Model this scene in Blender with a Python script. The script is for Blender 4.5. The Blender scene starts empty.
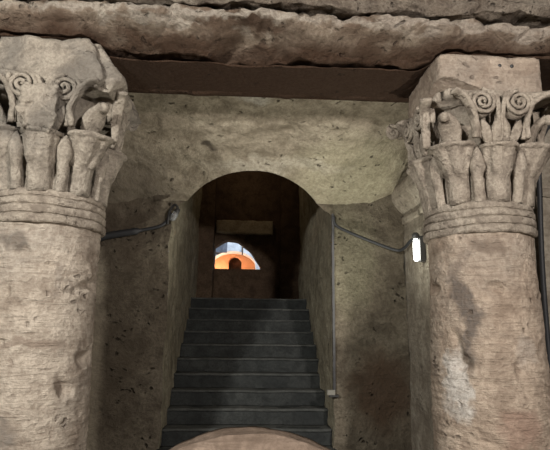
import bpy, bmesh, math, random
from mathutils import Vector, Matrix, noise
random.seed(7)
S = bpy.context.scene
COL = S.collection
PI = math.pi

# ------------------------------------------------------------------ camera
def make_camera():
    yaw, pitch, roll = map(math.radians, (3.2, 11.0, 0.7))
    fw = Vector((math.sin(yaw)*math.cos(pitch), math.cos(yaw)*math.cos(pitch), math.sin(pitch)))
    r0 = Vector((math.cos(yaw), -math.sin(yaw), 0))
    u0 = r0.cross(fw)
    r = r0*math.cos(roll) + u0*math.sin(roll)
    u = r.cross(fw)
    cd = bpy.data.cameras.new('camera')
    cd.sensor_width = 36
    cd.lens = 500/550*36
    cd.clip_start = 0.05
    c = bpy.data.objects.new('camera', cd)
    COL.objects.link(c)
    m = Matrix((r, u, -fw)).transposed().to_4x4()
    m.translation = (0, 0, 1.6)
    c.matrix_world = m
    S.camera = c
make_camera()

# ------------------------------------------------------------------ world, exposure, flood lamps
W = bpy.data.worlds.new('world')
S.world = W
W.use_nodes = True
W.node_tree.nodes['Background'].inputs[0].default_value = (0.55, 0.58, 0.62, 1)
W.node_tree.nodes['Background'].inputs[1].default_value = 0.015
S.view_settings.view_transform = 'Standard'
S.view_settings.look = 'None'
S.view_settings.exposure = 0.0
S.view_settings.gamma = 1
S.view_settings.use_curve_mapping = False

def light(name, kind, loc, power, col, size=0.1, target=None, spot=None):
    d = bpy.data.lights.new(name, kind)
    d.energy = power
    d.color = col
    if kind == 'AREA':
        d.size = size
    else:
        d.shadow_soft_size = size
    if kind == 'SPOT' and spot:
        d.spot_size = math.radians(spot)
        d.spot_blend = 0.6
    o = bpy.data.objects.new(name, d)
    o.location = loc
    if target:
        o.rotation_euler = (Vector(target) - Vector(loc)).to_track_quat('-Z', 'Y').to_euler()
    COL.objects.link(o)
    return o
light('gallery_lamp', 'POINT', (-2.2, -0.7, 3.25), 880, (1.0, 0.965, 0.90), 0.12)
light('gallery_lamp', 'POINT', (1.7, -0.8, 3.0), 600, (1.0, 0.915, 0.85), 0.12)
light('vestibule_uplight', 'SPOT', (1.05, 4.55, 0.5), 150, (1.0, 0.96, 0.84), 0.06, (0.3, 4.55, 3.3), 95)

# ------------------------------------------------------------------ helpers
def tag(o, label=None, cat=None, group=None, kind=None):
    if label:
        o['label'] = label
        o['kind'] = 'thing'
    if cat: o['category'] = cat
    if group: o['group'] = group
    if kind: o['kind'] = kind
    return o

def empty(name, loc, label, cat, group=None):
    o = bpy.data.objects.new(name, None)
    o.location = loc
    o.empty_display_size = 0.1
    COL.objects.link(o)
    return tag(o, label, cat, group)

def link(name, verts, faces, mat, parent=None, smooth=True, mats=None):
    me = bpy.data.meshes.new(name)
    if parent is not None:
        q = parent
        off = Vector((0, 0, 0))
        while q is not None:
            off += q.location
            q = q.parent
        verts = [Vector(v) - off for v in verts]
    me.from_pydata([tuple(v) for v in verts], [], faces)
    me.materials.append(mat)
    bm = bmesh.new()
    bm.from_mesh(me)
    bmesh.ops.remove_doubles(bm, verts=bm.verts, dist=1e-5)
    bmesh.ops.recalc_face_normals(bm, faces=bm.faces)
    bm.to_mesh(me)
    bm.free()
    for p in me.polygons:
        p.use_smooth = smooth
    o = bpy.data.objects.new(name, me)
    COL.objects.link(o)
    if parent is not None:
        o.parent = parent
    return o

OA, OB = Vector((31.7, 11.3, 5.9)), Vector((-17.1, 43.9, 23.3))
def nvec(q):
    return Vector((noise.noise(q), noise.noise(q+OA), noise.noise(q+OB)))

def rough(p, a, s, seed=0.0, strata=0.0):
    """weathering: shifts a point by layered noise"""
    q = Vector(p) + Vector((seed*3.1, seed*1.7, seed*0.9))
    d = nvec(q*s)*a + nvec(q*s*2.7)*a*0.5 + nvec(q*s*6.5)*a*0.25
    if strata:
        h = noise.noise(Vector((q.x*1.3, q.y*1.3, q.z*16)))
        d += Vector((q.x*0, 0, 0)) + nvec(Vector((q.x*.8, q.y*.8, q.z*22)))*strata*(0.6+h)
    return Vector(p) + d

def grid(nu, nv, fn):
    vs = [fn(i/nu, j/nv) for j in range(nv+1) for i in range(nu+1)]
    w = nu+1
    fs = [(j*w+i, j*w+i+1, (j+1)*w+i+1, (j+1)*w+i) for j in range(nv) for i in range(nu)]
    return vs, fs

def merge(*parts):
    V, F = [], []
    for v, f in parts:
        n = len(V)
        V += list(v)
        F += [tuple(i+n for i in t) for t in f]
    return V, F

def boxm(x0, x1, y0, y1, z0, z1, step=0.05):
    def n(a, b): return max(1, int(round(abs(b-a)/step)))
    nx, ny, nz = n(x0, x1), n(y0, y1), n(z0, z1)
    L = lambda a, b, t: a+(b-a)*t
    P = [grid(nx, ny, lambda u, v, z=z: Vector((L(x0, x1, u), L(y0, y1, v), z))) for z in (z0, z1)]
    P += [grid(nx, nz, lambda u, v, y=y: Vector((L(x0, x1, u), y, L(z0, z1, v)))) for y in (y0, y1)]
    P += [grid(ny, nz, lambda u, v, x=x: Vector((x, L(y0, y1, u), L(z0, z1, v)))) for x in (x0, x1)]
    return merge(*P)

def lathe(prof, n, c=(0, 0, 0), cap=True):
    """prof: list of (r, z)"""
    V = []
    for r, z in prof:
        for i in range(n):
            a = 2*PI*i/n
            V.append(Vector((c[0]+r*math.cos(a), c[1]+r*math.sin(a), c[2]+z)))
    F = []
    for j in range(len(prof)-1):
        for i in range(n):
            k = (i+1) % n
            F.append((j*n+i, j*n+k, (j+1)*n+k, (j+1)*n+i))
    if cap:
        F.append(tuple(range(n))[::-1])
        F.append(tuple(range((len(prof)-1)*n, len(prof)*n)))
    return V, F

def frames(pts):
    T = []
    for i in range(len(pts)):
        a = pts[max(0, i-1)]
        b = pts[min(len(pts)-1, i+1)]
        T.append((b-a).normalized())
    ref = Vector((0, 0, 1)) if abs(T[0].z) < 0.9 else Vector((1, 0, 0))
    N = [(ref - T[0]*ref.dot(T[0])).normalized()]
    for i in range(1, len(pts)):
        n = N[-1] - T[i]*N[-1].dot(T[i])
        N.append(n.normalized())
    return T, N

def tube(pts, rad, n=8):
    pts = [Vector(p) for p in pts]
    if not hasattr(rad, '__len__'):
        rad = [rad]*len(pts)
    T, N = frames(pts)
    V = []
    for p, t, u, r in zip(pts, T, N, rad):
        w = t.cross(u)
        for k in range(n):
            a = 2*PI*k/n
            V.append(p + u*math.cos(a)*r + w*math.sin(a)*r)
    F = []
    for j in range(len(pts)-1):
        for k in range(n):
            m = (k+1) % n
            F.append((j*n+k, j*n+m, (j+1)*n+m, (j+1)*n+k))
    F.append(tuple(range(n))[::-1])
    F.append(tuple(range((len(pts)-1)*n, len(pts)*n)))
    return V, F

def band(pts, sides, w, t):
    """flat strip swept along pts; sides = width direction per point; w half width(s), t half thickness"""
    pts = [Vector(p) for p in pts]
    if not hasattr(w, '__len__'):
        w = [w]*len(pts)
    V = []
    m = 10
    for i, p in enumerate(pts):
        a = pts[max(0, i-1)]
        b = pts[min(len(pts)-1, i+1)]
        T = (b-a).normalized()
        s = Vector(sides[i])
        s = (s - T*s.dot(T)).normalized()
        nn = T.cross(s)
        for k in range(m):
            an = 2*PI*k/m
            cx, cy = math.cos(an), math.sin(an)
            cx = math.copysign(abs(cx)**0.6, cx)
            cy = math.copysign(abs(cy)**0.6, cy)
            V.append(p + s*cx*w[i] + nn*cy*t)
    F = []
    for j in range(len(pts)-1):
        for k in range(m):
            q = (k+1) % m
            F.append((j*m+k, j*m+q, (j+1)*m+q, (j+1)*m+k))
    F.append(tuple(range(m))[::-1])
    F.append(tuple(range((len(pts)-1)*m, len(pts)*m)))
    return V, F

def spline(pts, n=8):
    pts = [Vector(p) for p in pts]
    P = [pts[0]*2-pts[1]] + pts + [pts[-1]*2-pts[-2]]
    out = []
    for i in range(1, len(P)-2):
        for k in range(n):
            t = k/n
            a, b, c, d = P[i-1], P[i], P[i+1], P[i+2]
            out.append(0.5*((2*b) + (c-a)*t + (2*a-5*b+4*c-d)*t*t + (3*b-a-3*c+d)*t**3))
    out.append(pts[-1])
    return out

# ------------------------------------------------------------------ materials
def stone(name, light_c, mid_c, dark_c, strata=1.0, pits=0.5, bump=0.5, scale=1.0, stain=None, stain_amt=0.5, spots=(), layer=None, wash=None):
    m = bpy.data.materials.new(name)
    m.use_nodes = True
    nt = m.node_tree
    N, L = nt.nodes, nt.links
    b = N['Principled BSDF']
    b.inputs['Roughness'].default_value = 0.92
    b.inputs['Specular IOR Level'].default_value = 0.15
    tc = N.new('ShaderNodeTexCoord')
    def nz(sc, det=6, rough_=0.6, vec=None, dist=0.0):
        n = N.new('ShaderNodeTexNoise')
        n.inputs['Scale'].default_value = sc
        n.inputs['Detail'].default_value = det
        n.inputs['Roughness'].default_value = rough_
        n.inputs['Distortion'].default_value = dist
        L.new(vec if vec is not None else tc.outputs['Object'], n.inputs['Vector'])
        return n.outputs['Fac']
    def ramp(src, a, c, ca=(0, 0, 0, 1), cc=(1, 1, 1, 1)):
        r = N.new('ShaderNodeValToRGB')
        r.color_ramp.elements[0].position = a
        r.color_ramp.elements[1].position = c
        r.color_ramp.elements[0].color = ca
        r.color_ramp.elements[1].color = cc
        L.new(src, r.inputs[0])
        return r.outputs[0]
    def mix(f, a, c):
        x = N.new('ShaderNodeMix')
        x.data_type = 'RGBA'
        if isinstance(f, (int, float)): x.inputs[0].default_value = f
        else: L.new(f, x.inputs[0])
        for s, i in ((a, 6), (c, 7)):
            if isinstance(s, tuple): x.inputs[i].default_value = (*s, 1)
            else: L.new(s, x.inputs[i])
        return x.outputs[2]
    def mth(op, a, c):
        x = N.new('ShaderNodeMath')
        x.operation = op
        for s, i in ((a, 0), (c, 1)):
            if isinstance(s, (int, float)): x.inputs[i].default_value = s
            else: L.new(s, x.inputs[i])
        return x.outputs[0]
    mp = N.new('ShaderNodeMapping')
    mp.inputs['Scale'].default_value = (1, 1, 9)
    mp.inputs['Rotation'].default_value = (0.06, 0.05, 0)
    L.new(tc.outputs['Object'], mp.inputs['Vector'])
    big = nz(1.6*scale, 5, 0.55)
    med = nz(6*scale, 8, 0.65, dist=0.3)
    fine = nz(34*scale, 6, 0.7)
    st = nz(2.6*scale, 8, 0.7, mp.outputs[0], 0.4)
    c1 = mix(ramp(big, 0.36, 0.66), mid_c, light_c)
    c2 = mix(mth('MULTIPLY', ramp(med, 0.5, 0.34), 0.55), c1, dark_c) if False else mix(mth('MULTIPLY', ramp(med, 0.38, 0.56, (1, 1, 1, 1), (0, 0, 0, 1)), 0.6), c1, dark_c)
    c3 = mix(mth('MULTIPLY', ramp(st, 0.34, 0.48, (1, 1, 1, 1), (0, 0, 0, 1)), 0.6*strata), c2, dark_c)
    if stain:
        sn = nz(1.1*scale, 6, 0.6, dist=0.6)
        sn2 = ramp(sn, 0.5, 0.62)
        c3 = mix(mth('MULTIPLY', sn2, stain_amt), c3, stain)
    wob = N.new('ShaderNodeTexNoise')
    wob.inputs['Scale'].default_value = 5
    wob.inputs['Detail'].default_value = 6
    L.new(tc.outputs['Object'], wob.inputs['Vector'])
    def vm(op, a, c):
        x = N.new('ShaderNodeVectorMath')
        x.operation = op
        for q, i in ((a, 0), (c, 1)):
            if isinstance(q, tuple): x.inputs[i].default_value = q
            else: L.new(q, x.inputs[i])
        return x
    wv_ = vm('MULTIPLY', vm('SUBTRACT', wob.outputs['Color'], (0.5, 0.5, 0.5)).outputs[0], (0.35, 0.35, 0.35)).outputs[0]
    for (x_, y_, z_, rx, ry, rz_, colr, amt) in spots:
        # soft-edged colour patches: stains, plus painted light and shade
        d = vm('SUBTRACT', vm('ADD', tc.outputs['Object'], wv_).outputs[0], (x_, y_, z_)).outputs[0]
        d = vm('DIVIDE', d, (rx, ry, rz_)).outputs[0]
        ln = vm('LENGTH', d, (0, 0, 0)).outputs['Value']
        c3 = mix(mth('MULTIPLY', ramp(ln, 0.55, 1.1, (1, 1, 1, 1), (0, 0, 0, 1)), amt), c3, colr)
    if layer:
        # blends into a second colour below a given height, with a wavy edge
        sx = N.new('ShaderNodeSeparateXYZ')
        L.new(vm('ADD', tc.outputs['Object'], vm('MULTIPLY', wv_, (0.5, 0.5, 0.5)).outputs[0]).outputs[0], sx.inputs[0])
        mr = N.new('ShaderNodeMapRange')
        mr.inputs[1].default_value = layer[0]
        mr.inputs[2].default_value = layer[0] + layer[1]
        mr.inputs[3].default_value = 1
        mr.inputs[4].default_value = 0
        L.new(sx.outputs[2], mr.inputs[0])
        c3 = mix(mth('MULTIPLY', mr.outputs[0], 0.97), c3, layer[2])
    vo = N.new('ShaderNodeTexVoronoi')
    vo.inputs['Scale'].default_value = 13*scale
    L.new(vm('ADD', vm('MULTIPLY', tc.outputs['Object'], (0.8, 0.8, 1.1)).outputs[0], vm('MULTIPLY', wv_, (0.7, 0.7, 0.7)).outputs[0]).outputs[0], vo.inputs['Vector'])
    pm = nz(3.2*scale, 3, 0.5)
    pit = mth('MULTIPLY', ramp(vo.outputs['Distance'], 0.12, 0.26, (1, 1, 1, 1), (0, 0, 0, 1)), ramp(pm, 0.5, 0.6))
    c4 = mix(mth('MULTIPLY', pit, pits), c3, tuple(x*0.25 for x in dark_c))
    c5 = mix(mth('MULTIPLY', ramp(fine, 0.4, 0.58, (1, 1, 1, 1), (0, 0, 0, 1)), 0.4), c4, dark_c)
    L.new(c5, b.inputs['Base Color'])
    h = mth('ADD', mth('MULTIPLY', med, 1.0), mth('MULTIPLY', fine, 0.35))
    h = mth('ADD', h, mth('MULTIPLY', st, 0.9*strata))
    h = mth('SUBTRACT', h, mth('MULTIPLY', pit, 0.9*pits))
    bp = N.new('ShaderNodeBump')
    bp.inputs['Strength'].default_value = bump
    bp.inputs['Distance'].default_value = 0.06
    L.new(h, bp.inputs['Height'])
    L.new(bp.outputs[0], b.inputs['Normal'])
    return m

def plain(name, col, rough_=0.5, metal=0.0, emis=None, es=0.0, trans=0.0):
    m = bpy.data.materials.new(name)
    m.use_nodes = True
    nt = m.node_tree
    b = nt.nodes['Principled BSDF']
    n = nt.nodes.new('ShaderNodeTexNoise')
    n.inputs['Scale'].default_value = 20
    r = nt.nodes.new('ShaderNodeValToRGB')
    r.color_ramp.elements[0].color = (*[x*0.75 for x in col], 1)
    r.color_ramp.elements[1].color = (*col, 1)
    nt.links.new(n.outputs['Fac'], r.inputs[0])
    nt.links.new(r.outputs[0], b.inputs['Base Color'])
    b.inputs['Roughness'].default_value = rough_
    b.inputs['Metallic'].default_value = metal
    b.inputs['Transmission Weight'].default_value = trans
    if emis:
        b.inputs['Emission Color'].default_value = (*emis, 1)
        b.inputs['Emission Strength'].default_value = es
    return m

M = {}
CL = dict(strata=0.75, pits=0.45, bump=0.9, stain=(0.34, 0.31, 0.27), stain_amt=0.4)
M['column'] = stone('column_stone', (0.52, 0.43, 0.345), (0.43, 0.345, 0.27), (0.20, 0.15, 0.115), **CL)
M['column_left'] = stone('left_shaft_stone', (0.66, 0.585, 0.49), (0.58, 0.50, 0.41), (0.22, 0.17, 0.13), spots=(
    (-0.02, -0.37, 0.93, 0.12, 0.2, 0.12, (0.20, 0.18, 0.16), 0.7), (-0.06, -0.37, 2.06, 0.10, 0.2, 0.10, (0.16, 0.14, 0.12), 0.8),
    (0.10, -0.34, 1.45, 0.30, 0.3, 0.045, (0.24, 0.18, 0.14), 0.6), (0.22, -0.30, 1.85, 0.04, 0.2, 0.12, (0.30, 0.26, 0.22), 0.6)), **CL)
M['column_right'] = stone('right_shaft_stone', (0.60, 0.50, 0.40), (0.51, 0.41, 0.32), (0.21, 0.155, 0.115), spots=(
    (-0.23, -0.28, 1.68, 0.075, 0.3, 0.40, (0.15, 0.13, 0.115), 0.9), (-0.29, -0.25, 1.22, 0.06, 0.3, 0.28, (0.66, 0.63, 0.58), 0.9), (0.02, -0.37, 1.0, 0.2, 0.3, 0.12, (0.36, 0.22, 0.17), 0.5),
    (0.12, -0.34, 1.45, 0.10, 0.2, 0.12, (0.50, 0.44, 0.38), 0.6), (-0.10, -0.35, 2.08, 0.10, 0.2, 0.09, (0.18, 0.14, 0.11), 0.7)), **CL)
M['capital'] = stone('capital_stone', (0.46, 0.405, 0.335), (0.36, 0.31, 0.25), (0.12, 0.095, 0.075), strata=0.15, pits=0.3, bump=0.7, scale=1.6)
M['capital_worn'] = stone('worn_capital_stone', (0.47, 0.42, 0.35), (0.37, 0.325, 0.265), (0.12, 0.10, 0.08), strata=0.2, pits=0.3, bump=0.8, scale=1.5, stain=(0.17, 0.155, 0.135), stain_amt=0.75)
M['beam'] = stone('beam_stone', (0.38, 0.32, 0.25), (0.26, 0.20, 0.15), (0.09, 0.062, 0.045), strata=0.5, pits=0.5, bump=1.0, scale=1.2, stain=(0.13, 0.088, 0.062), stain_amt=0.6, spots=((0.05, 3.05, 3.50, 0.26, 0.5, 0.10, (0.085, 0.055, 0.038), 0.9), (-0.6, 3.05, 3.47, 0.45, 0.5, 0.05, (0.09, 0.06, 0.04), 0.8), (0.9, 3.05, 3.47, 0.5, 0.5, 0.06, (0.12, 0.085, 0.06), 0.7), (-0.5, 2.97, 3.60, 1.6, 0.3, 0.05, (0.44, 0.40, 0.34), 0.7), (1.6, 2.97, 3.61, 1.5, 0.3, 0.06, (0.44, 0.39, 0.33), 0.7)), layer=(3.45, 0.13, (0.05, 0.027, 0.016)))  # spots: recess shade and ledge highlight painted in, brown bands between
M['frieze'] = stone('frieze_stone', (0.30, 0.26, 0.21), (0.17, 0.135, 0.105), (0.055, 0.04, 0.032), strata=0.2, pits=0.8, bump=1.0, scale=1.8)
M['ceiling'] = stone('ceiling_stone', (0.47, 0.42, 0.325), (0.34, 0.295, 0.225), (0.14, 0.115, 0.08), strata=0.0, pits=0.9, bump=0.7, scale=1.0, spots=(
    (1.05, 5.0, 3.1, 0.75, 0.7, 0.6, (0.42, 0.40, 0.27), 0.5), (-1.5, 5.2, 3.0, 0.9, 0.9, 0.6, (0.12, 0.10, 0.08), 0.75),  # greenish lamp glow and shade of the left cove painted into the colour
    (-0.38, 4.68, 3.30, 0.13, 0.07, 0.1, (0.06, 0.05, 0.04), 0.9), (0.05, 4.0, 3.5, 0.22, 0.16, 0.2, (0.62, 0.60, 0.53), 0.7), (0.25, 4.9, 3.15, 0.9, 0.12, 0.2, (0.55, 0.51, 0.42), 0.5)))  # gouge given as a dark patch only, beside two pale patches
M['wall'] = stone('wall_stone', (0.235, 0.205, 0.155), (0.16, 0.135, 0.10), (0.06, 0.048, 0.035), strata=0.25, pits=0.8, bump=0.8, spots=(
    (1.1, 5.4, 2.3, 0.4, 0.5, 0.7, (0.24, 0.225, 0.155), 0.6), (1.45, 5.4, 0.9, 0.4, 0.5, 0.5, (0.09, 0.055, 0.035), 0.8),  # lamp glow right of the arch painted in, then a brown stain
    (-1.35, 5.4, 2.6, 0.42, 0.4, 0.5, (0.095, 0.075, 0.055), 0.75), (-1.5, 5.4, 1.1, 0.5, 0.4, 0.8, (0.11, 0.09, 0.065), 0.7)))  # darker patches on the left part of the wall
M['jamb'] = stone('lit_jamb_stone', (0.48, 0.44, 0.33), (0.36, 0.325, 0.24), (0.14, 0.12, 0.085), strata=0.3, pits=0.5, bump=0.8)  # paler than the wall stone: lamplight on the jambs put into the colour
M['lintel'] = stone('lintel_stone', (0.55, 0.48, 0.36), (0.45, 0.38, 0.28), (0.2, 0.16, 0.12), strata=0.1, pits=0.2, bump=0.4)
M['anta'] = stone('pier_stone', (0.44, 0.40, 0.33), (0.34, 0.30, 0.24), (0.16, 0.13, 0.10), strata=0.5, pits=0.4, bump=0.6)
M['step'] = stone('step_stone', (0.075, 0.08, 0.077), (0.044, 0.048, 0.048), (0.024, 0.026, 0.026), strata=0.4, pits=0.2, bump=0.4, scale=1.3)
M['tread'] = stone('pale_tread_stone', (0.13, 0.135, 0.127), (0.085, 0.09, 0.086), (0.05, 0.052, 0.05), strata=0.1, pits=0.2, bump=0.3, scale=1.5)  # paler than the risers, picks out the step edges
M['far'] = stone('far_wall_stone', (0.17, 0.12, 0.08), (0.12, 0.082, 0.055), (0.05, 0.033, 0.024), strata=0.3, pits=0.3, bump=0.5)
M['plaster'] = stone('white_plaster', (0.75, 0.74, 0.72), (0.65, 0.66, 0.66), (0.4, 0.42, 0.45), strata=0.1, pits=0.1, bump=0.3)
M['fore'] = stone('foreground_stone', (0.33, 0.255, 0.20), (0.26, 0.195, 0.15), (0.12, 0.088, 0.066), strata=1.0, pits=0.15, bump=0.4)
M['cable'] = plain('black_cable', (0.03, 0.032, 0.036), 0.55)
M['conduit'] = plain('grey_conduit', (0.06, 0.06, 0.062), 0.5)
M['box'] = plain('pale_box', (0.3, 0.29, 0.25), 0.5)
M['housing'] = plain('dark_housing', (0.05, 0.05, 0.05), 0.4)
M['glass'] = plain('lamp_glass', (0.75, 0.78, 0.8), 0.08, trans=0.7)
M['tube'] = plain('lit_diffuser', (0.9, 0.9, 0.85), 0.4, emis=(1.0, 1.0, 0.92), es=12)

# ------------------------------------------------------------------ the setting
XL, XR = -2.15, 1.75          # vestibule side walls
YB = 5.4                      # back wall
TC, TW = 0.05, 0.885          # stair tunnel centre, half width
CROWN, SPRING = 3.13, 2.76
TR = (TW**2 + (CROWN-SPRING)**2)/(2*(CROWN-SPRING))
def arch_z(x):
    d = x-TC
    return CROWN - TR + math.sqrt(max(0, TR*TR - d*d))
CP = [(3.75, 3.58), (4.2, 3.48), (4.6, 3.33), (4.95, 3.14), (5.2, 2.99), (5.4, 2.90)]
def ceil_z(y):
    if y <= CP[0][0]: return CP[0][1]
    for (a, za), (b, zb) in zip(CP, CP[1:]):
        if y <= b:
            t = (y-a)/(b-a)
            return za+(zb-za)*t
    return CP[-1][1]
def lip_y(x):
    z = arch_z(x)
    if abs(x-TC) >= TW or z <= CP[-1][1]: return YB
    y = YB
    while y > 4 and ceil_z(y) < z: y -= 0.005
    return y

# ceiling: slopes and curves down to the back wall, with the tunnel mouth cut into it
def lerp(a, b, t): return a+(b-a)*t
xs = sorted(set([XL+(XR-XL)*i/150 for i in range(151)]))
def ceil_fn(u, v):
    x = lerp(XL, XR, u)
    y = lerp(3.75, lip_y(x), v)
    p = Vector((x, y, ceil_z(y)))
    e = min(1, (1-v)*6) if abs(x-TC) < TW else min(1, (abs(x-TC)-TW)*4)
    q = rough(p, 0.028, 2.6, 1)
    q2 = p.lerp(q, 0.2+0.8*e)
    # left side sags a little into the corner
    q2.z -= 0.10*max(0, (-1.2-x)) - 0.16*min(1, max(0, (x-1.15)/0.5))**2
    q2.z += min(1, e)*(0.02*noise.noise(p*5.5) + 0.008*noise.noise(p*15))
    return q2
v, f = grid(190, 90, ceil_fn)
tag(link('ceiling', v, f, M['ceiling']), kind='structure')

# back wall: both sides of the tunnel mouth, and the strips above its springing
def backwall(x0, x1, nx, nz):
    def fn(u, w):
        x = lerp(x0, x1, u)
        zt = 2.91 + 0.16*min(1, max(0, (x-1.15)/0.5))**2
        inside = abs(x-TC) < TW-1e-6
        zb = min(arch_z(x), zt) if inside else -0.02
        p = Vector((x, YB, lerp(zb, zt, w)))
        q = rough(p, 0.022, 3.0, 1)
        if w == 1: q.z += 0.02
        if w == 0 and not inside: q.z = p.z
        return q
    return grid(nx, nz, fn)
tl, tr = TC-TW, TC+TW
SX0 = tl
while arch_z(SX0) < 2.905: SX0 += 0.002
SX1 = 2*TC - SX0
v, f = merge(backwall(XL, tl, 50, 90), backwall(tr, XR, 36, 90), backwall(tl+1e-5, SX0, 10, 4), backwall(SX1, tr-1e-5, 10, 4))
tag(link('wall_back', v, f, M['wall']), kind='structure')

# tunnel: side walls and rising vault
def vault_top(x, y): return arch_z(x) + max(0, (y-lip_y(x)))*0.72
def tun_side(x, seed):
    def fn(u, w):
        y = lerp(YB, 9.3, u)
        p = Vector((x, y, lerp(-0.02, vault_top(x*0.9999+TC*0.0001, y), w)))
        q = rough(p, 0.03, 2.2, seed)
        q = rough(p, 0.022, 3.0, 1).lerp(q, min(1, u*6))
        return q
    return grid(80, 80, fn)
tag(link('wall_tunnel_left', *tun_side(tl, 2), M['jamb']), kind='structure')
tag(link('wall_tunnel_right', *tun_side(tr, 3), M['jamb']), kind='structure')
def vault_fn(u, w):
    x = lerp(tl, tr, u)
    y = lerp(lip_y(x), 9.3, w**1.5)
    p = Vector((x, y, vault_top(x, y)))
    q = rough(p, 0.028, 2.6, 1)
    q = p.lerp(q, 0.2)
    if lip_y(x) >= YB: q = rough(p, 0.022, 3.0, 1).lerp(q, min(1, w*3))
    return q
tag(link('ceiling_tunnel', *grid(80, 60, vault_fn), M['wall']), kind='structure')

# side walls and floor
def side(x, y0, y1, z1, seed):
    return grid(60, 90, lambda u, w: rough(Vector((x, lerp(y0, y1, u), lerp(-0.02, z1, w))), 0.02, 2.5, seed, 0.006))
tag(link('wall_left', *side(XL, 3.7, 5.45, 3.6, 5), M['wall']), kind='structure')
v, f = grid(60, 40, lambda u, w: rough(Vector((lerp(-4, 5, u), lerp(-2.5, 5.4, w), -0.01)), 0.01, 2, 6))
tag(link('floor', v, f, M['wall']), kind='structure')
v, f = boxm(TC-1.6, TC+1.6, 7.79, 12.4, 1.55, 1.945, 0.15)
tag(link('floor_landing', v, f, M['step']), kind='structure')

# far wall at the top of the stairs, with its half-round window cut by a pier
def strip_wall(xa, xb, n, y0, y1, z0, z1, hole):
    P = []
    for i in range(n):
        a, b = lerp(xa, xb, i/n), lerp(xa, xb, (i+1)/n)
        ha, hb = hole(a), hole(b)
        hm = hole((a+b)/2)
        def prism(za0, za1, zb0, zb1):
            V = [Vector((a, y0, za0)), Vector((b, y0, zb0)), Vector((b, y0, zb1)), Vector((a, y0, za1)),
                 Vector((a, y1, za0)), Vector((b, y1, zb0)), Vector((b, y1, zb1)), Vector((a, y1, za1))]
            F = [(0, 1, 2, 3), (7, 6, 5, 4), (0, 4, 5, 1), (2, 6, 7, 3)]
            if i == 0: F.append((0, 3, 7, 4))
            if i == n-1: F.append((1, 5, 6, 2))
            P.append((V, F))
        if hm is None:
            prism(z0, z1, z0, z1)
        else:
            ha = ha or (hm[0], hm[0])
            hb = hb or (hm[0], hm[0])
            prism(z0, ha[0], z0, hb[0])
            prism(ha[1], z1, hb[1], z1)
    return merge(*P)
WCX, WR, WZ = -0.30, 0.56, 2.53
def whole(x):
    if x < -0.585-1e-6 or x > WCX+WR: return None
    jag = 0.02*noise.noise(Vector((x*9, 0, 0)))
    return (WZ, WZ + 0.53*max(0, 1-(abs(x-WCX)/WR)**1.75)**0.8 + jag)
xa, xb = -0.585, TC+1.05
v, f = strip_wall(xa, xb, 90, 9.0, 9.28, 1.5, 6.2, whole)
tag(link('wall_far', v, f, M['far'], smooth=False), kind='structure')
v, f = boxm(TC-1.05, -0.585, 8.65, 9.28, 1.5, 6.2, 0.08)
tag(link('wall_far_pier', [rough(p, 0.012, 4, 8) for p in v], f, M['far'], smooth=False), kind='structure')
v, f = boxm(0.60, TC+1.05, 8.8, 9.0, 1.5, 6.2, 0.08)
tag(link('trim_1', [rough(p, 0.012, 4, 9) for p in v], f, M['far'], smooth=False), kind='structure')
v, f = boxm(-0.56, 0.46, 8.88, 9.02, 3.16, 3.40, 0.03)
o = link('stone_lintel', [rough(p, 0.012, 7, 3) for p in v], f, M['lintel'])
tag(o, 'pale stone lintel set above the half-round window beyond the stairs', 'lintel')

# room beyond the window: white wall with arched recess and small doorway
RX, RR, RZ = -0.31, 0.53, 2.84
def rhole(x):
    if abs(x-RX) >= RR: return None
    return (1.95, RZ + 0.36*math.sqrt(1-((x-RX)/RR)**2))
v, f = strip_wall(-2.2, 2.2, 176, 11.5, 11.95, 1.9, 5.2, rhole)
tag(link('wall_rotunda', v, f, M['plaster'], smooth=False), kind='structure')
M['orange'] = stone('orange_lit_plaster', (0.85, 0.42, 0.23), (0.8, 0.38, 0.2), (0.65, 0.3, 0.14), strata=0.1, pits=0.0, bump=0.2)  # orange lamplight of the recess put into the wall colour
def nhole(x):
    if abs(x-RX-0.03) >= 0.16: return None
    return (1.95, 2.98 + math.sqrt(0.16**2-(x-RX-0.03)**2))
v, f = strip_wall(-1.0, 0.4, 112, 12.0, 12.3, 1.9, 4.2, nhole)
tag(link('wall_recess', v, f, M['orange'], smooth=False), kind='structure')
v, f = boxm(-0.118, -0.088, 11.46, 11.5, 3.12, 3.9, 0.1)
tag(link('trim_2', v, f, M['far'], smooth=False), kind='structure')
M['grey'] = stone('grey_plaster', (0.22, 0.23, 0.26), (0.15, 0.16, 0.18), (0.07, 0.07, 0.08), strata=0.1, pits=0.1, bump=0.3)
v, f = boxm(-0.78, -0.46, 11.46, 11.5, 3.16, 3.9, 0.1)
tag(link('trim_3', [rough(p, 0.015, 6, 1) for p in v], f, M['grey'], smooth=False), kind='structure')
light('rotunda_daylight', 'AREA', (0.4, 10.2, 4.9), 130, (0.72, 0.84, 1.0), 1.2, (-0.1, 11.5, 3.0))
light('recess_lamp', 'POINT', (-0.75, 11.65, 2.35), 55, (1.0, 0.66, 0.42), 0.05)
light('landing_fill', 'POINT', (0.0, 8.1, 4.3), 3, (1.0, 0.72, 0.45), 0.05)  # unseen lamp added to brighten the far wall and lintel

v, f = boxm(-0.7, 0.2, 12.32, 12.4, 1.9, 3.4, 0.1)
tag(link('wall_niche', v, f, M['far'], smooth=False), kind='structure')

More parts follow.
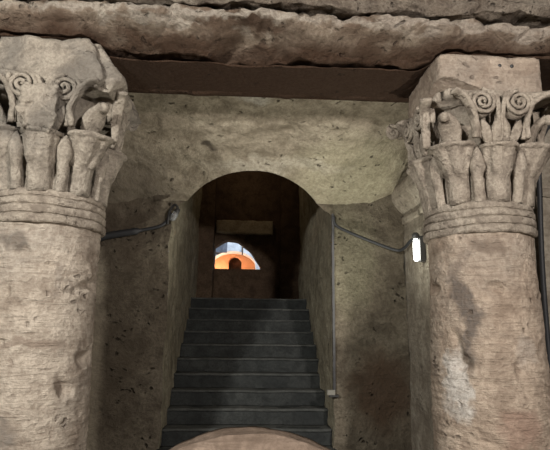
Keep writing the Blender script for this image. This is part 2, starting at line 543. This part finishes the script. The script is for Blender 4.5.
# ------------------------------------------------------------------ staircase
st = empty('staircase', (TC, 4.9, 0), 'dark grey worn stone staircase climbing through the arched opening', 'stairs')
RUN, RISE = 0.2475, 0.1617
ZT = 1.95
for k in range(12):
    zt = ZT - k*RISE
    yf = 7.77 - k*RUN
    hw = TW+0.02
    y1 = yf+RUN+0.05
    v, f = boxm(TC-hw, TC+hw, yf, y1, max(-0.0, zt-0.24), zt, 0.04)
    vv = []
    for p in v:
        q = rough(p, 0.009, 5, k*1.3)
        if p.z > zt-0.01 and p.y < yf+0.01:
            q.z -= 0.008 + 0.018*abs(noise.noise(Vector((p.x*2.3, k*3.7, 0))))
            q.y += 0.006
        vv.append(q)
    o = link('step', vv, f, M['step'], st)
    v, f = boxm(TC-hw+0.01, TC+hw-0.01, yf-0.012, yf+RUN-0.01, zt-0.012, zt+0.012, 0.05)
    vv = []
    for p in v:
        q = Vector(p)
        w = abs(noise.noise(Vector((p.x*2.3, k*3.7, 0))))
        q.z -= 0.004 + 0.010*w
        q.y += 0.008*noise.noise(Vector((p.x*9, k*2.1, 3)))
        vv.append(q)
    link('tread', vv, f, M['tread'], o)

# ------------------------------------------------------------------ right pier (anta) with cornice
an = empty('square_pier', (2.4, 4.6, 0), 'square stone pier with moulded cornice standing behind the right column', 'pier')
v, f = boxm(XR, 3.2, 4.05, 5.5, 0.0, 2.72, 0.045)
link('shaft', [rough(p, 0.014, 3.2, 4, 0.008) for p in v], f, M['anta'], an)
def cornice(pr):
    # moulding following the left and front faces of the pier
    P = []
    def fn(u, w):
        k = w*(len(pr)-1)
        i = min(int(k), len(pr)-2)
        t = k-i
        off = lerp(pr[i][0], pr[i+1][0], t)
        z = lerp(pr[i][1], pr[i+1][1], t)
        L1, L2 = 1.55, 1.5
        d = u*(L1+L2)
        if d < L1: p = Vector((XR-off, 5.5-d*(5.5-4.05+off)/L1, z))
        else: p = Vector((XR-off+(d-L1)*(3.2-XR+off)/L2, 4.05-off, z))
        return rough(p, 0.012, 4, 2, 0.004)
    return grid(90, 30, fn)
pr = [(-0.02, 2.68), (0.025, 2.69), (0.03, 2.76), (0.005, 2.775), (0.01, 2.80), (0.06, 2.86), (0.12, 2.95), (0.125, 2.97), (0.13, 3.08), (0.08, 3.10), (-0.3, 3.12)]
link('cornice', *cornice(pr), M['anta'], an)
v, f = boxm(XR+.03, 3.2, 4.08, 5.5, 3.05, 3.57, 0.08)
link('upper_block', [rough(p, 0.012, 4, 2) for p in v], f, M['anta'], an)

# ------------------------------------------------------------------ architrave and frieze above the columns
def beam_profile(x):
    # how far the lower front edge has broken away between the columns
    k = 1/(1+math.exp(-(x+1.06)*45)) * 1/(1+math.exp((x-1.28)*40))
    br = k*(0.25 + 0.02*noise.noise(Vector((x*2.1, 3, 0))))
    # deeper triangular breaks
    br += 0.04*max(0, 1-abs(x+0.05)/0.28)*k
    up = 0.02*k + 0.04*max(0, 1-abs(x+0.05)/0.3)*k
    fy = 3.06+br
    gi = 0.02 + 0.15*k
    return [(3.82, 3.405), (3.70, 3.40), (3.55, 3.40), (3.42, 3.40), (fy, 3.40), (fy-0.01, 3.415), (fy+gi, 3.425+0.03*k), (fy+gi, 3.44+0.03*k), (fy-0.03-0.05*k, 3.435+up*0.4),
            (3.04+br*0.62, 3.45+up), (3.02+br*0.3, 3.50+up), (3.00+br*0.1, 3.54+up*0.4), (2.975, 3.57), (2.97, 3.625), (3.0, 3.645), (3.2, 3.655)]
def beam_fn(u, w):
    x = lerp(-3.0, 3.6, u)
    pr = beam_profile(x)
    k = w*(len(pr)-1)
    i = min(int(k), len(pr)-2)
    t = k-i
    p = Vector((x, lerp(pr[i][0], pr[i+1][0], t), lerp(pr[i][1], pr[i+1][1], t)))
    amp = 0.010 if (w < 0.38) else 0.026
    q = rough(p, amp, 3.2, 2, 0.006)
    q.y -= 0.02*noise.noise(Vector((x*9, p.z*14, 1)))
    if p.y < 3.4 and p.z > 3.43:
        # triangular piece broken out of the face
        h = 1 - abs(x-0.02)/0.30 - max(0, p.z-3.45)/0.16
        if h > 0: q.y += min(0.10, h*0.5)
    if p.y < 3.4 and p.z > 3.44:
        c = noise.voronoi(Vector((x*3.0, p.y*2, p.z*7)))[0]
        q.y += 0.07*(c[0]-0.35) + 0.02*(1 if c[1]-c[0] < 0.07 else 0)
        q.y += 0.015*noise.noise(Vector((x*22, p.y*20, p.z*26)))
    if p.y < 3.76 and abs(x) < 9:
        q.z = max(q.z, 3.408)
    return q
v, f = grid(520, 120, beam_fn)
# close with top and back
v2, f2 = grid(120, 1, lambda u, w: Vector((lerp(-3.0, 3.6, u), 3.82, lerp(3.405, 3.655, w))))
v3, f3 = grid(120, 1, lambda u, w: Vector((lerp(-3.0, 3.6, u), lerp(3.2, 3.82, w), 3.655)))
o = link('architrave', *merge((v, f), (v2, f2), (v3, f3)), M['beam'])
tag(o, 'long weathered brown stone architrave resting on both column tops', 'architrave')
def frieze_fn(u, w):
    x = lerp(-3.0, 3.6, u)
    pr = [(3.85, 3.675), (3.05, 3.67), (2.95, 3.655), (2.92, 3.70), (2.90, 3.9), (2.86, 4.0), (2.86, 4.4), (3.85, 4.4), (3.85, 3.675)]
    k = w*(len(pr)-1)
    i = min(int(k), len(pr)-2)
    t = k-i
    p = Vector((x, lerp(pr[i][0], pr[i+1][0], t), lerp(pr[i][1], pr[i+1][1], t)))
    if p.y > 3.3: return p
    q = rough(p, 0.03, 4.5, 12)
    h = noise.noise(Vector((x*3, p.z*3, 5)))
    if h < -0.15 and p.z > 3.72: q.y += 0.07*min(1, (-h-0.15)*6)
    c = noise.voronoi(Vector((x*5, p.y*3, p.z*8)))[0]
    q.y += 0.05*(c[0]-0.35)
    return q
o = link('frieze', *grid(330, 72, frieze_fn), M['frieze'])
tag(o, 'rough eroded stone frieze course along the very top above the architrave', 'frieze')

# ------------------------------------------------------------------ columns
def rotz(p, a):
    c, s = math.cos(a), math.sin(a)
    return Vector((p.x*c-p.y*s, p.x*s+p.y*c, p.z))

def umbel(ang, r0, r1, z0, z1, rb, rt, seed):
    """papyrus bell on its stem, leaning outward from the bell core"""
    prof = [(rb, 0), (rb*0.97, 0.12), (rb*0.97, 0.28), (rb*1.0, 0.44), (rb*1.03, 0.47), (rb*1.12, 0.48), (rb*1.22, 0.56), (lerp(rb, rt, 0.55), 0.68),
            (lerp(rb, rt, 0.78), 0.80), (rt*0.97, 0.91), (rt*0.99, 0.935), (rt*1.08, 0.945), (rt*1.09, 0.99), (rt*1.0, 1.01), (rt*0.3, 1.03)]
    V = []
    n = 48
    for r_, t in prof:
        rc = lerp(r0, r1, t**1.6)
        for i in range(n):
            a = 2*PI*i/n
            r = r_*(1 - (0.13*abs(math.cos(a*3))**6 if 0.47 < t < 0.94 else 0))
            V.append(rotz(Vector((rc+r*math.cos(a), r*math.sin(a), lerp(z0, z1, t)-0.10*r*math.cos(a))), ang))
    F = []
    for j in range(len(prof)-1):
        for i in range(n):
            k = (i+1) % n
            F.append((j*n+i, j*n+k, (j+1)*n+k, (j+1)*n+i))
    F.append(tuple(range((len(prof)-1)*n, len(prof)*n)))
    F.append(tuple(range(n))[::-1])
    return [rough(rough(p, 0.008, 13, seed), 0.006, 38, seed) for p in V], F

def bud(ang, r0, r1, z0, z1, rs, rb, seed):
    prof = [(rs, 0), (rs, 0.25), (rs*1.05, 0.45), (rb*0.8, 0.52), (rb, 0.62), (rb*0.95, 0.75), (rb*0.6, 0.9), (rb*0.15, 1.0)]
    V = []
    n = 16
    for r, t in prof:
        rc = lerp(r0, r1, t)
        for i in range(n):
            a = 2*PI*i/n
            V.append(rotz(Vector((rc+r*math.cos(a), r*math.sin(a), lerp(z0, z1, t))), ang))
    F = []
    for j in range(len(prof)-1):
        for i in range(n):
            k = (i+1) % n
            F.append((j*n+i, j*n+k, (j+1)*n+k, (j+1)*n+i))
    F.append(tuple(range((len(prof)-1)*n, len(prof)*n)))
    return [rough(rough(p, 0.008, 13, seed), 0.006, 38, seed) for p in V], F

def spiral(cx, cz, R, turns, hand, depth, ang, start=PI/2, r0=0.017):
    """raised spiral on the face plane at distance 'depth' from the axis (local +X is outward)"""
    pts, rad = [], []
    n = int(26*turns)
    for i in range(n+1):
        t = i/n
        a = start + hand*2*PI*turns*t
        r = R*(1-t)**0.85
        pts.append(rotz(Vector((depth+0.02*t, cx+r*math.cos(a), cz+r*math.sin(a))), ang))
        rad.append(lerp(r0, r0*0.7, t))
    return tube(pts, rad, 8)

def capital_parts(root, cx, cy, rot, worn, seed, broken):
    Z0, ZL, ZT_ = 2.385, 2.775, 3.14
    def put(name, vf, parent, mat=None):
        mat = mat or (M['capital_worn'] if worn else M['capital'])
        V = []
        for p in vf[0]:
            # the rear half of the carving is shallower and worn upward
            b = max(0, p.y-0.15) if name != 'impost_block' else 0
            V.append(Vector((p.x+cx, p.y+cy-b*0.32, p.z + (0.22*b if p.z > 2.9 else 0))))
        return link(name, V, vf[1], mat, parent)
    # bell core
    prof = [(0.315, 2.36), (0.305, 2.42), (0.31, 2.55), (0.33, 2.68), (0.33, 2.76), (0.29, 2.82), (0.275, 2.95), (0.31, 3.06), (0.36, 3.15)]
    P2 = []
    for (a, za), (b, zb) in zip(prof, prof[1:]):
        for k in range(5): P2.append((lerp(a, b, k/5), lerp(za, zb, k/5)))
    P2.append(prof[-1])
    v, f = lathe(P2, 120)
    bell = put('capital', ([rough(p, 0.010, 9, seed) for p in v], f), root)
    for k in range(8):
        a = rot + k*PI/4
        diag = k % 2
        put('lotus_flower', umbel(a, 0.300, 0.388 if diag else 0.362, Z0, ZL+(0.0 if diag else -0.02), 0.074, 0.135 if diag else 0.115, seed+k), bell)
        a2 = a + PI/8
        put('lotus_bud', bud(a2, 0.332, 0.385, Z0, 2.745, 0.034, 0.048, seed+k*2.2), bell)
    for k in range(4):
        a = rot + k*PI/2
        # the two inner scrolls with their stems rising as a V between leaves
        D = 0.432
        for s in (-1, 1):
            R = 0.086
            SX = 0.122
            sp = spiral(s*SX, 3.03, R, 2.4, s, D, a, start=PI/2 + (0), r0=0.0155)
            # stem from the lip up to the outside of the scroll
            pts = spline([(0.405, s*0.012, 2.80), (0.41, s*0.014, 2.88), (0.42, s*0.016, 2.96), (D, s*0.018, 3.02), (D, s*0.04, 3.09), (D, s*SX, 3.116)], 5)
            pts = [rotz(p, a) for p in pts]
            sd = [rotz(Vector((0, 1, 0)), a)]*len(pts)
            stem = band(pts, sd, 0.014, 0.012)
            # backing disc
            pts2 = spline([(0.40, s*0.150, 2.79), (0.415, s*0.155, 2.87), (D, s*0.185, 2.95), (D, s*0.212, 3.02), (D, s*0.200, 3.09)], 5)
            pts2 = [rotz(p, a) for p in pts2]
            stem = merge(stem, band(pts2, [rotz(Vector((0, 1, 0)), a)]*len(pts2), 0.014, 0.014))
            disc = []
            n = 24
            for dep in (D-0.08, D-0.014):
                for i in range(n):
                    t = 2*PI*i/n
                    disc.append(rotz(Vector((dep, s*SX+R*1.02*math.cos(t), 3.03+R*1.02*math.sin(t))), a))
            F = [(i, (i+1) % n, n+(i+1) % n, n+i) for i in range(n)] + [tuple(range(n, 2*n))]
            vf = merge(sp, stem, (disc, F))
            put('scroll', ([rough(p, 0.005, 16, seed+k) for p in vf[0]], vf[1]), bell)
        # central upright leaf under the scrolls
        pts = [rotz(Vector((0.385+0.03*t**2+0.02*math.sin(t*PI), 0, lerp(2.77, 2.95, t))), a) for t in [i/10 for i in range(11)]]
        wv = [0.062*(math.sin(PI*min(1, 0.25+0.75*t))**0.7)+0.004 for t in [i/10 for i in range(11)]]
        vf = band(pts, [rotz(Vector((0, 1, 0)), a)]*11, wv, 0.020)
        rib = tube([p + rotz(Vector((0.018, 0, 0)), a) for p in pts], 0.010, 6)
        vf = merge(vf, rib)
        put('leaf', ([rough(p, 0.006, 14, seed+k) for p in vf[0]], vf[1]), bell)
        for s in (-1, 1):
            pts = [rotz(Vector((0.385+0.03*t+0.012*math.sin(t*PI), s*(0.075+0.055*t), lerp(2.77, 2.93-0.02, t))), a) for t in [i/8 for i in range(9)]]
            wv = [0.030*(math.sin(PI*min(1, 0.2+0.8*t))**0.7)+0.004 for t in [i/8 for i in range(9)]]
            vf = band(pts, [rotz(Vector((0, 1, 0)), a)]*9, wv, 0.016)
            put('leaf', ([rough(p, 0.006, 14, seed+k+5) for p in vf[0]], vf[1]), bell)
    for k in range(4):
        a = rot + PI/4 + k*PI/2
        # corner volute: two curved bands sweeping from the faces out to the corner, rolled at the tip
        P = []
        for s in (-1, 1):
            pts = spline([(0.415, s*0.165, 2.79), (0.41, s*0.17, 2.88), (0.425, s*0.165, 2.96), (0.47, s*0.145, 3.04), (0.55, s*0.095, 3.09), (0.64, s*0.05, 3.10)], 6)
            pts = [rotz(p, a) for p in pts]
            if k in broken: pts = pts[:25]
            n = len(pts)
            sd = []
            for i in range(n):
                t = i/(n-1)
                sd.append(rotz(Vector((lerp(0.75, 0.15, t), s*lerp(-0.65, 0.98, t)*-1*(-1), 0)), a))
            sd = [rotz(Vector((0.6, -s*0.8, 0)).normalized() if False else Vector((0.5, s*0.86, 0)), a)]*n
            P.append(band(pts, sd, [lerp(0.026, 0.040, i/(n-1)) for i in range(n)], 0.016))
            # roll at the tip, seen on the face side
            if k in broken: continue
            sp, rad = [], []
            for i in range(40):
                t = i/39
                an = PI/2 - 2*PI*1.9*t
                r = 0.058*(1-t)**0.8
                sp.append(rotz(Vector((0.635 + r*math.cos(an)*0.95, s*0.052, 3.045 + r*math.sin(an))), a))
                rad.append(lerp(0.017, 0.011, t))
            P.append(tube(sp, rad, 8))
        vf = merge(*P)
        # core of the roll
        n = 20
        cv = []
        for sy in (-0.048, 0.048):
            for i in range(n):
                t = 2*PI*i/n
                cv.append(rotz(Vector((0.633+0.05*math.cos(t), sy*0.8, 3.045+0.05*math.sin(t))), a))
        cf = [(i, (i+1) % n, n+(i+1) % n, n+i) for i in range(n)] + [tuple(range(n))[::-1], tuple(range(n, 2*n))]
        if k not in broken: vf = merge(vf, (cv, cf))
        put('corner_volute', ([rough(p, 0.010 if not worn else 0.014, 11, seed+k) for p in vf[0]], vf[1]), bell)
        # leaf standing under the volute
        pts = [rotz(Vector((0.37+0.13*t**2, 0, lerp(2.77, 2.985, t)-0.02*t**4)), a) for t in [i/12 for i in range(13)]]
        wv = [lerp(0.045, 0.085 if k in broken else 0.058, math.sin(PI*t*0.9))*(1-0.4*t**3) for t in [i/12 for i in range(13)]]
        vf = band(pts, [rotz(Vector((0, 1, 0)), a)]*13, wv, 0.024)
        tip = lathe([(0.005, -0.05), (0.04, -0.035), (0.052, 0), (0.042, 0.03), (0.01, 0.045)], 14)
        tipv = [rotz(p*0.7 + Vector((0.505, 0, 2.95)), a) for p in tip[0]]
        vf = merge(vf, (tipv, tip[1]))
        put('corner_leaf', ([rough(p, 0.009, 10, seed+k+3) for p in vf[0]], vf[1]), bell)
    # impost block, flaring into the volutes
    v, f = boxm(-0.36, 0.36, -0.35, 0.35, 3.04 if worn else 3.125, 3.405, 0.02)
    vv = []
    for p in v:
        t = (3.405-p.z)/0.28
        q = Vector(p)
        k = (0.92 + 0.44*math.sin(min(1, t)*PI/2*0.95)**1.5 - 0.8*max(0, t-1.0)) if worn else 1 + 0.02*t*t
        q.x *= k
        q.y *= k if (q.y > 0 or not worn) else 1+(k-1)*0.35
        # rounded vertical edges
        e = max(0, min(abs(p.x), abs(p.y))/0.36 - 0.84)
        q.x *= 1-e*(1.1 if worn else 0.25)
        q.y *= 1-e*(1.1 if worn else 0.25)
        q = rough(q, 0.040 if worn else 0.013, 3.8 if worn else 5, seed+9)
        q.z = min(q.z, 3.405)
        if not worn:
            # lower front corner broken away on a slant
            A, B, C = Vector((0.06, -0.36, 3.12)), Vector((-0.37, -0.36, 3.27)), Vector((-0.37, 0.25, 3.12))
            nn = (B-A).cross(C-A).normalized()
            if nn.z > 0: nn = -nn
            d = (q-A).dot(nn)
            if d > 0: q = q - nn*d + nvec(q*9)*0.006
        vv.append(q)
    blk = put('impost_block', (vv, f), root, M['capital_worn'] if worn else M['column'])
    # abacus slab with hollow sides reaching to the corners
    V, F = [], []
    n = 96
    zs = [3.085, 3.095, 3.125, 3.14, 3.15]
    rs = [0.92, 1.0, 1.0, 0.97, 0.90]
    for z, sc in zip(zs, rs):
        for i in range(n):
            t = (i/n)*4
            side_, w = int(t), t-int(t)
            y = lerp(-0.47, 0.47, w)
            x = 0.37 + 0.10*(abs(y)/0.47)**2.4
            c = min(1, (0.47-abs(y))/0.05)
            q = rotz(Vector(((x-0.02*(1-c))*sc, y*sc, z)), side_*PI/2)
            for bk in broken:
                an = PI/4 + bk*PI/2
                d = q.x*math.cos(an)+q.y*math.sin(an)
                if d > 0.475: q -= Vector((math.cos(an), math.sin(an), 0))*(d-0.475)
            V.append(rotz(q, rot))
    for j in range(len(zs)-1):
        for i in range(n):
            k = (i+1) % n
            F.append((j*n+i, j*n+k, (j+1)*n+k, (j+1)*n+i))
    F += [tuple(range(n))[::-1], tuple(range((len(zs)-1)*n, len(zs)*n))]
    put('abacus', ([rough(p, 0.012, 7, seed+4) for p in V], F), bell)
    if worn:
        # weathered mass where the face scrolls have fused with the block
        v, f = boxm(-0.095, 0.095, -0.06, 0.07, 2.74, 3.03, 0.015)
        vv = []
        for p in v:
            t = (p.z-2.74)/0.29
            kx = 0.8 + 0.35*math.sin(t*PI*0.8)
            q = Vector((p.x*kx, -0.425 + p.y*(0.8+0.3*math.sin(t*PI*.8)), p.z))
            vv.append(rough(rough(rotz(q, rot), 0.034, 9, seed), 0.012, 27, seed))
        put('weathered_boss', (vv, f), bell)

def column(cx, cy, label, rot, worn, seed, broken, shaft_mat):
    root = empty('stone_column', (cx, cy, 0), label, 'column', None)
    RB, RT = (0.365 if worn else 0.386), 0.343
    n, m = 160, 300
    V = []
    for j in range(m+1):
        t = j/m
        z = lerp(0.26, 2.22, t)
        r = lerp(RB, RT, t**0.9)
        for i in range(n):
            a = 2*PI*i/n
            d = Vector((math.cos(a), math.sin(a), 0))
            p = Vector((cx+d.x*r, cy+d.y*r, z))
            q = p + Vector((seed*5, 0, 0))
            # horizontal bedding lines, tilted slightly and broken up
            zz = z + (0.05 if seed < 2 else 0.11)*d.x + 0.03*noise.noise(q*1.2)
            g = noise.noise(Vector((q.x*0.9, q.y*0.9, zz*34)))
            mask = max(0, noise.noise(Vector((q.x*1.1+7, q.y*1.1, zz*3))) + 0.25)
            k = 0.012*g*mask + 0.006*noise.noise(q*7) + 0.012*noise.noise(q*2.3)
            pit = noise.noise(q*6.3 + Vector((3, 9, 1)))
            if pit > 0.40: k -= 0.04*(pit-0.40)/0.3
            k += 0.004*noise.noise(q*26) + 0.004*noise.noise(Vector((q.x*4, q.y*4, zz*75)))*mask
            V.append(p + d*k)
    F = []
    for j in range(m):
        for i in range(n):
            k = (i+1) % n
            F.append((j*n+i, j*n+k, (j+1)*n+k, (j+1)*n+i))
    F += [tuple(range(n))[::-1], tuple(range(m*n, (m+1)*n))]
    link('shaft', V, F, shaft_mat, root)
    # neck rings: a stack of four flat rounds, lowest one projecting
    prof = [(0.33, 2.165), (0.35, 2.176), (0.380, 2.180), (0.390, 2.190), (0.391, 2.222), (0.384, 2.230), (0.369, 2.236), (0.384, 2.242), (0.387, 2.252), (0.387, 2.278), (0.380, 2.286), (0.365, 2.291),
            (0.379, 2.297), (0.383, 2.305), (0.383, 2.330), (0.375, 2.338), (0.361, 2.343), (0.373, 2.349), (0.376, 2.358), (0.373, 2.384), (0.35, 2.396), (0.31, 2.40)]
    P2 = []
    for (a, za), (b, zb) in zip(prof, prof[1:]):
        for k in range(3): P2.append((lerp(a, b, k/3), lerp(za, zb, k/3)))
    P2.append(prof[-1])
    v, f = lathe([(r*0.955, z) for r, z in P2], 160, (cx, cy, 0))
    vv = []
    for p in v:
        q = rough(p, 0.009, 6, seed+2)
        h = noise.noise(Vector((p.x*2.6+seed, p.y*2.6, p.z*5)))
        if h > 0.25:
            d = Vector((cx-p.x, cy-p.y, 0)).normalized()
            q += d*0.02*min(1, (h-0.25)*5)
        vv.append(q)
    link('neck_ring', vv, f, M['capital'], root)
    prof = [(0.39, 0.28), (0.41, 0.27), (0.435, 0.24), (0.44, 0.21), (0.43, 0.17), (0.41, 0.16), (0.41, 0.15), (0.44, 0.13), (0.45, 0.1), (0.44, 0.06), (0.44, 0.0)]
    v, f = lathe(prof[::-1], 96, (cx, cy, 0))
    link('base', [rough(p, 0.006, 6, seed) if p.z > 0.01 else p for p in v], f, M['column'], root)
    capital_parts(root, cx, cy, rot, worn, seed, broken)
    return root
column(-1.35, 3.40, 'left stone column, its carved capital and top block worn round and blotched', math.radians(8), True, 1.0, (3,), M['column_left'])
column(1.635, 3.40, 'right stone column with crisp spiral scrolls and two small holes in its block', 0.0, False, 4.0, (2,), M['column_right'])

# ------------------------------------------------------------------ round-topped stone in the foreground
AX, AZ, AR = 0.045, 0.0, 0.982
def arch_stone(y0, y1, n=96):
    V, F = [], []
    rows = []
    m = 14
    # front face as fan of rings, rim, back face
    for ring, (y, s) in enumerate([(y0, t/m) for t in range(m+1)] + [(lerp(y0, y1, t/5), 1.0) for t in range(1, 6)] + [(y1, 1-t/m) for t in range(1, m+1)]):
        row = []
        for i in range(n+1):
            a = PI*i/n
            x = AX - min(0.83, max(-0.83, AR*math.cos(a)))*s
            z = AZ*s + AR*math.sin(a)*s
            if s == 0: z = 0
            p = Vector((x, y, max(z, 0)))
            q = rough(p, 0.012, 4, 15, 0.005)
            if s > 0.9 and y == y0: q.y += 0.02*(s-0.9)*10
            q.z = max(q.z, 0)
            row.append(len(V))
            V.append(q)
        rows.append(row)
    for a, b in zip(rows, rows[1:]):
        for i in range(n):
            F.append((a[i], a[i+1], b[i+1], b[i]))
    return V, F
o = link('arched_stone', *arch_stone(2.95, 3.2), M['fore'])
tag(o, 'pinkish round-topped stone slab at bottom centre in front of the stairs', 'stone slab')

# ------------------------------------------------------------------ lamps and cables
t = empty('wall_lamp', (1.70, 4.80, 2.32), 'glowing white tube lamp on the pier beside the right column', 'lamp')
lx = 1.695
prof = [(0.003, -0.115), (0.015, -0.112), (0.024, -0.10), (0.027, -0.05), (0.026, 0.05), (0.023, 0.095), (0.014, 0.108), (0.003, 0.11)]
v, f = lathe(prof, 20, (lx-0.03, 4.80, 2.32))
link('diffuser', v, f, M['tube'], t)
v, f = boxm(lx, lx+0.05, 4.765, 4.835, 2.20, 2.455, 0.05)
link('housing', v, f, M['housing'], t, smooth=False)
v, f = lathe([(0.002, 2.425), (0.028, 2.427), (0.036, 2.435), (0.036, 2.47), (0.02, 2.49), (0.002, 2.492)], 16, (lx-0.03, 4.80, 0))
link('end_cap', v, f, M['housing'], t)
light('wall_lamp_light', 'POINT', (lx-0.30, 4.74, 2.34), 2, (0.98, 1.0, 0.82), 0.05)

v, f = tube(spline([(0.945, 5.36, 2.76), (0.97, 5.36, 2.66), (1.12, 5.355, 2.58), (1.4, 5.355, 2.47), (1.63, 5.34, 2.39), (1.69, 5.25, 2.40), (1.70, 5.10, 2.44), (1.70, 4.86, 2.47)], 8), 0.017, 8)
tag(link('electric_cable', v, f, M['cable']), 'dark cable sagging along the wall from stair arch to glowing tube lamp', 'cable')
v, f = tube(spline([(-1.95, 5.35, 2.36), (-1.5, 5.35, 2.48), (-1.15, 5.355, 2.55), (-0.95, 5.355, 2.60), (-0.87, 5.35, 2.66), (-0.82, 5.33, 2.74)], 8),
            [0.042]*8+[0.038]*8+[0.018]*25, 8)
tag(link('electric_cable', v, f, M['cable']), 'thick dark cable on the shaded wall between left column and stair arch', 'cable')
v, f = tube(spline([(3.0, 3.89, 3.58), (2.74, 3.89, 3.42), (2.54, 3.90, 3.26), (2.45, 3.90, 3.05), (2.44, 3.93, 2.7), (2.44, 4.0, 1.8), (2.44, 4.0, 0.0)], 8), 0.022, 8)
tag(link('electric_cable', v, f, M['cable']), 'black cable running down the pier just right of the right column', 'cable')

cd = empty('cable_conduit', (0.93, 5.36, 0.88), 'grey vertical conduit on right jamb of stair opening ending in small box', 'conduit')
v, f = boxm(0.925, 0.950, 5.355, 5.385, 0.90, 2.78, 0.06)
link('trunking', [rough(p, 0.004, 5, 1) for p in v], f, M['conduit'], cd, smooth=False)
v, f = boxm(0.86, 0.94, 5.34, 5.39, 0.87, 0.92, 0.03)
link('junction_box', v, f, M['box'], cd, smooth=False)
v, f = boxm(0.88, 0.98, 5.34, 5.39, 0.85, 0.871, 0.03)
link('bracket', v, f, M['housing'], cd, smooth=False)

t = empty('spotlight', (-0.80, 5.32, 2.75), 'small unlit glass lamp hanging at left corner of the stair arch', 'lamp')
v, f = tube(spline([(-0.86, 5.34, 2.62), (-0.84, 5.30, 2.75), (-0.79, 5.28, 2.82), (-0.755, 5.27, 2.80), (-0.75, 5.27, 2.76)], 8), 0.014, 8)
link('bracket', v, f, M['housing'], t)
def tilt(v, c):
    R = Matrix.Rotation(0.45, 3, 'Y')
    return [R @ Vector(p) + Vector(c) for p in v]
v, f = lathe([(0.004, 0.055), (0.026, 0.05), (0.030, 0.02), (0.03, 0.0)], 16)
link('housing', tilt(v, (-0.765, 5.27, 2.735)), f, M['housing'], t)
v, f = lathe([(0.03, 0.0), (0.034, -0.03), (0.03, -0.075), (0.015, -0.095), (0.002, -0.1)], 16)
link('glass', tilt(v, (-0.765, 5.27, 2.735)), f, M['glass'], t)

# two small round holes in the right block face, their shade drawn as dark discs
for x in (1.69, 1.775):
    v, f = lathe([(0.002, -0.012), (0.012, -0.011), (0.013, 0.0), (0.012, 0.004), (0.002, 0.005)], 14)
    R = Matrix.Rotation(PI/2, 3, 'X')
    link('hole', [R @ p + Vector((x, 3.045, 3.335)) for p in v], f, M['housing'], bpy.data.objects['impost_block.001'])
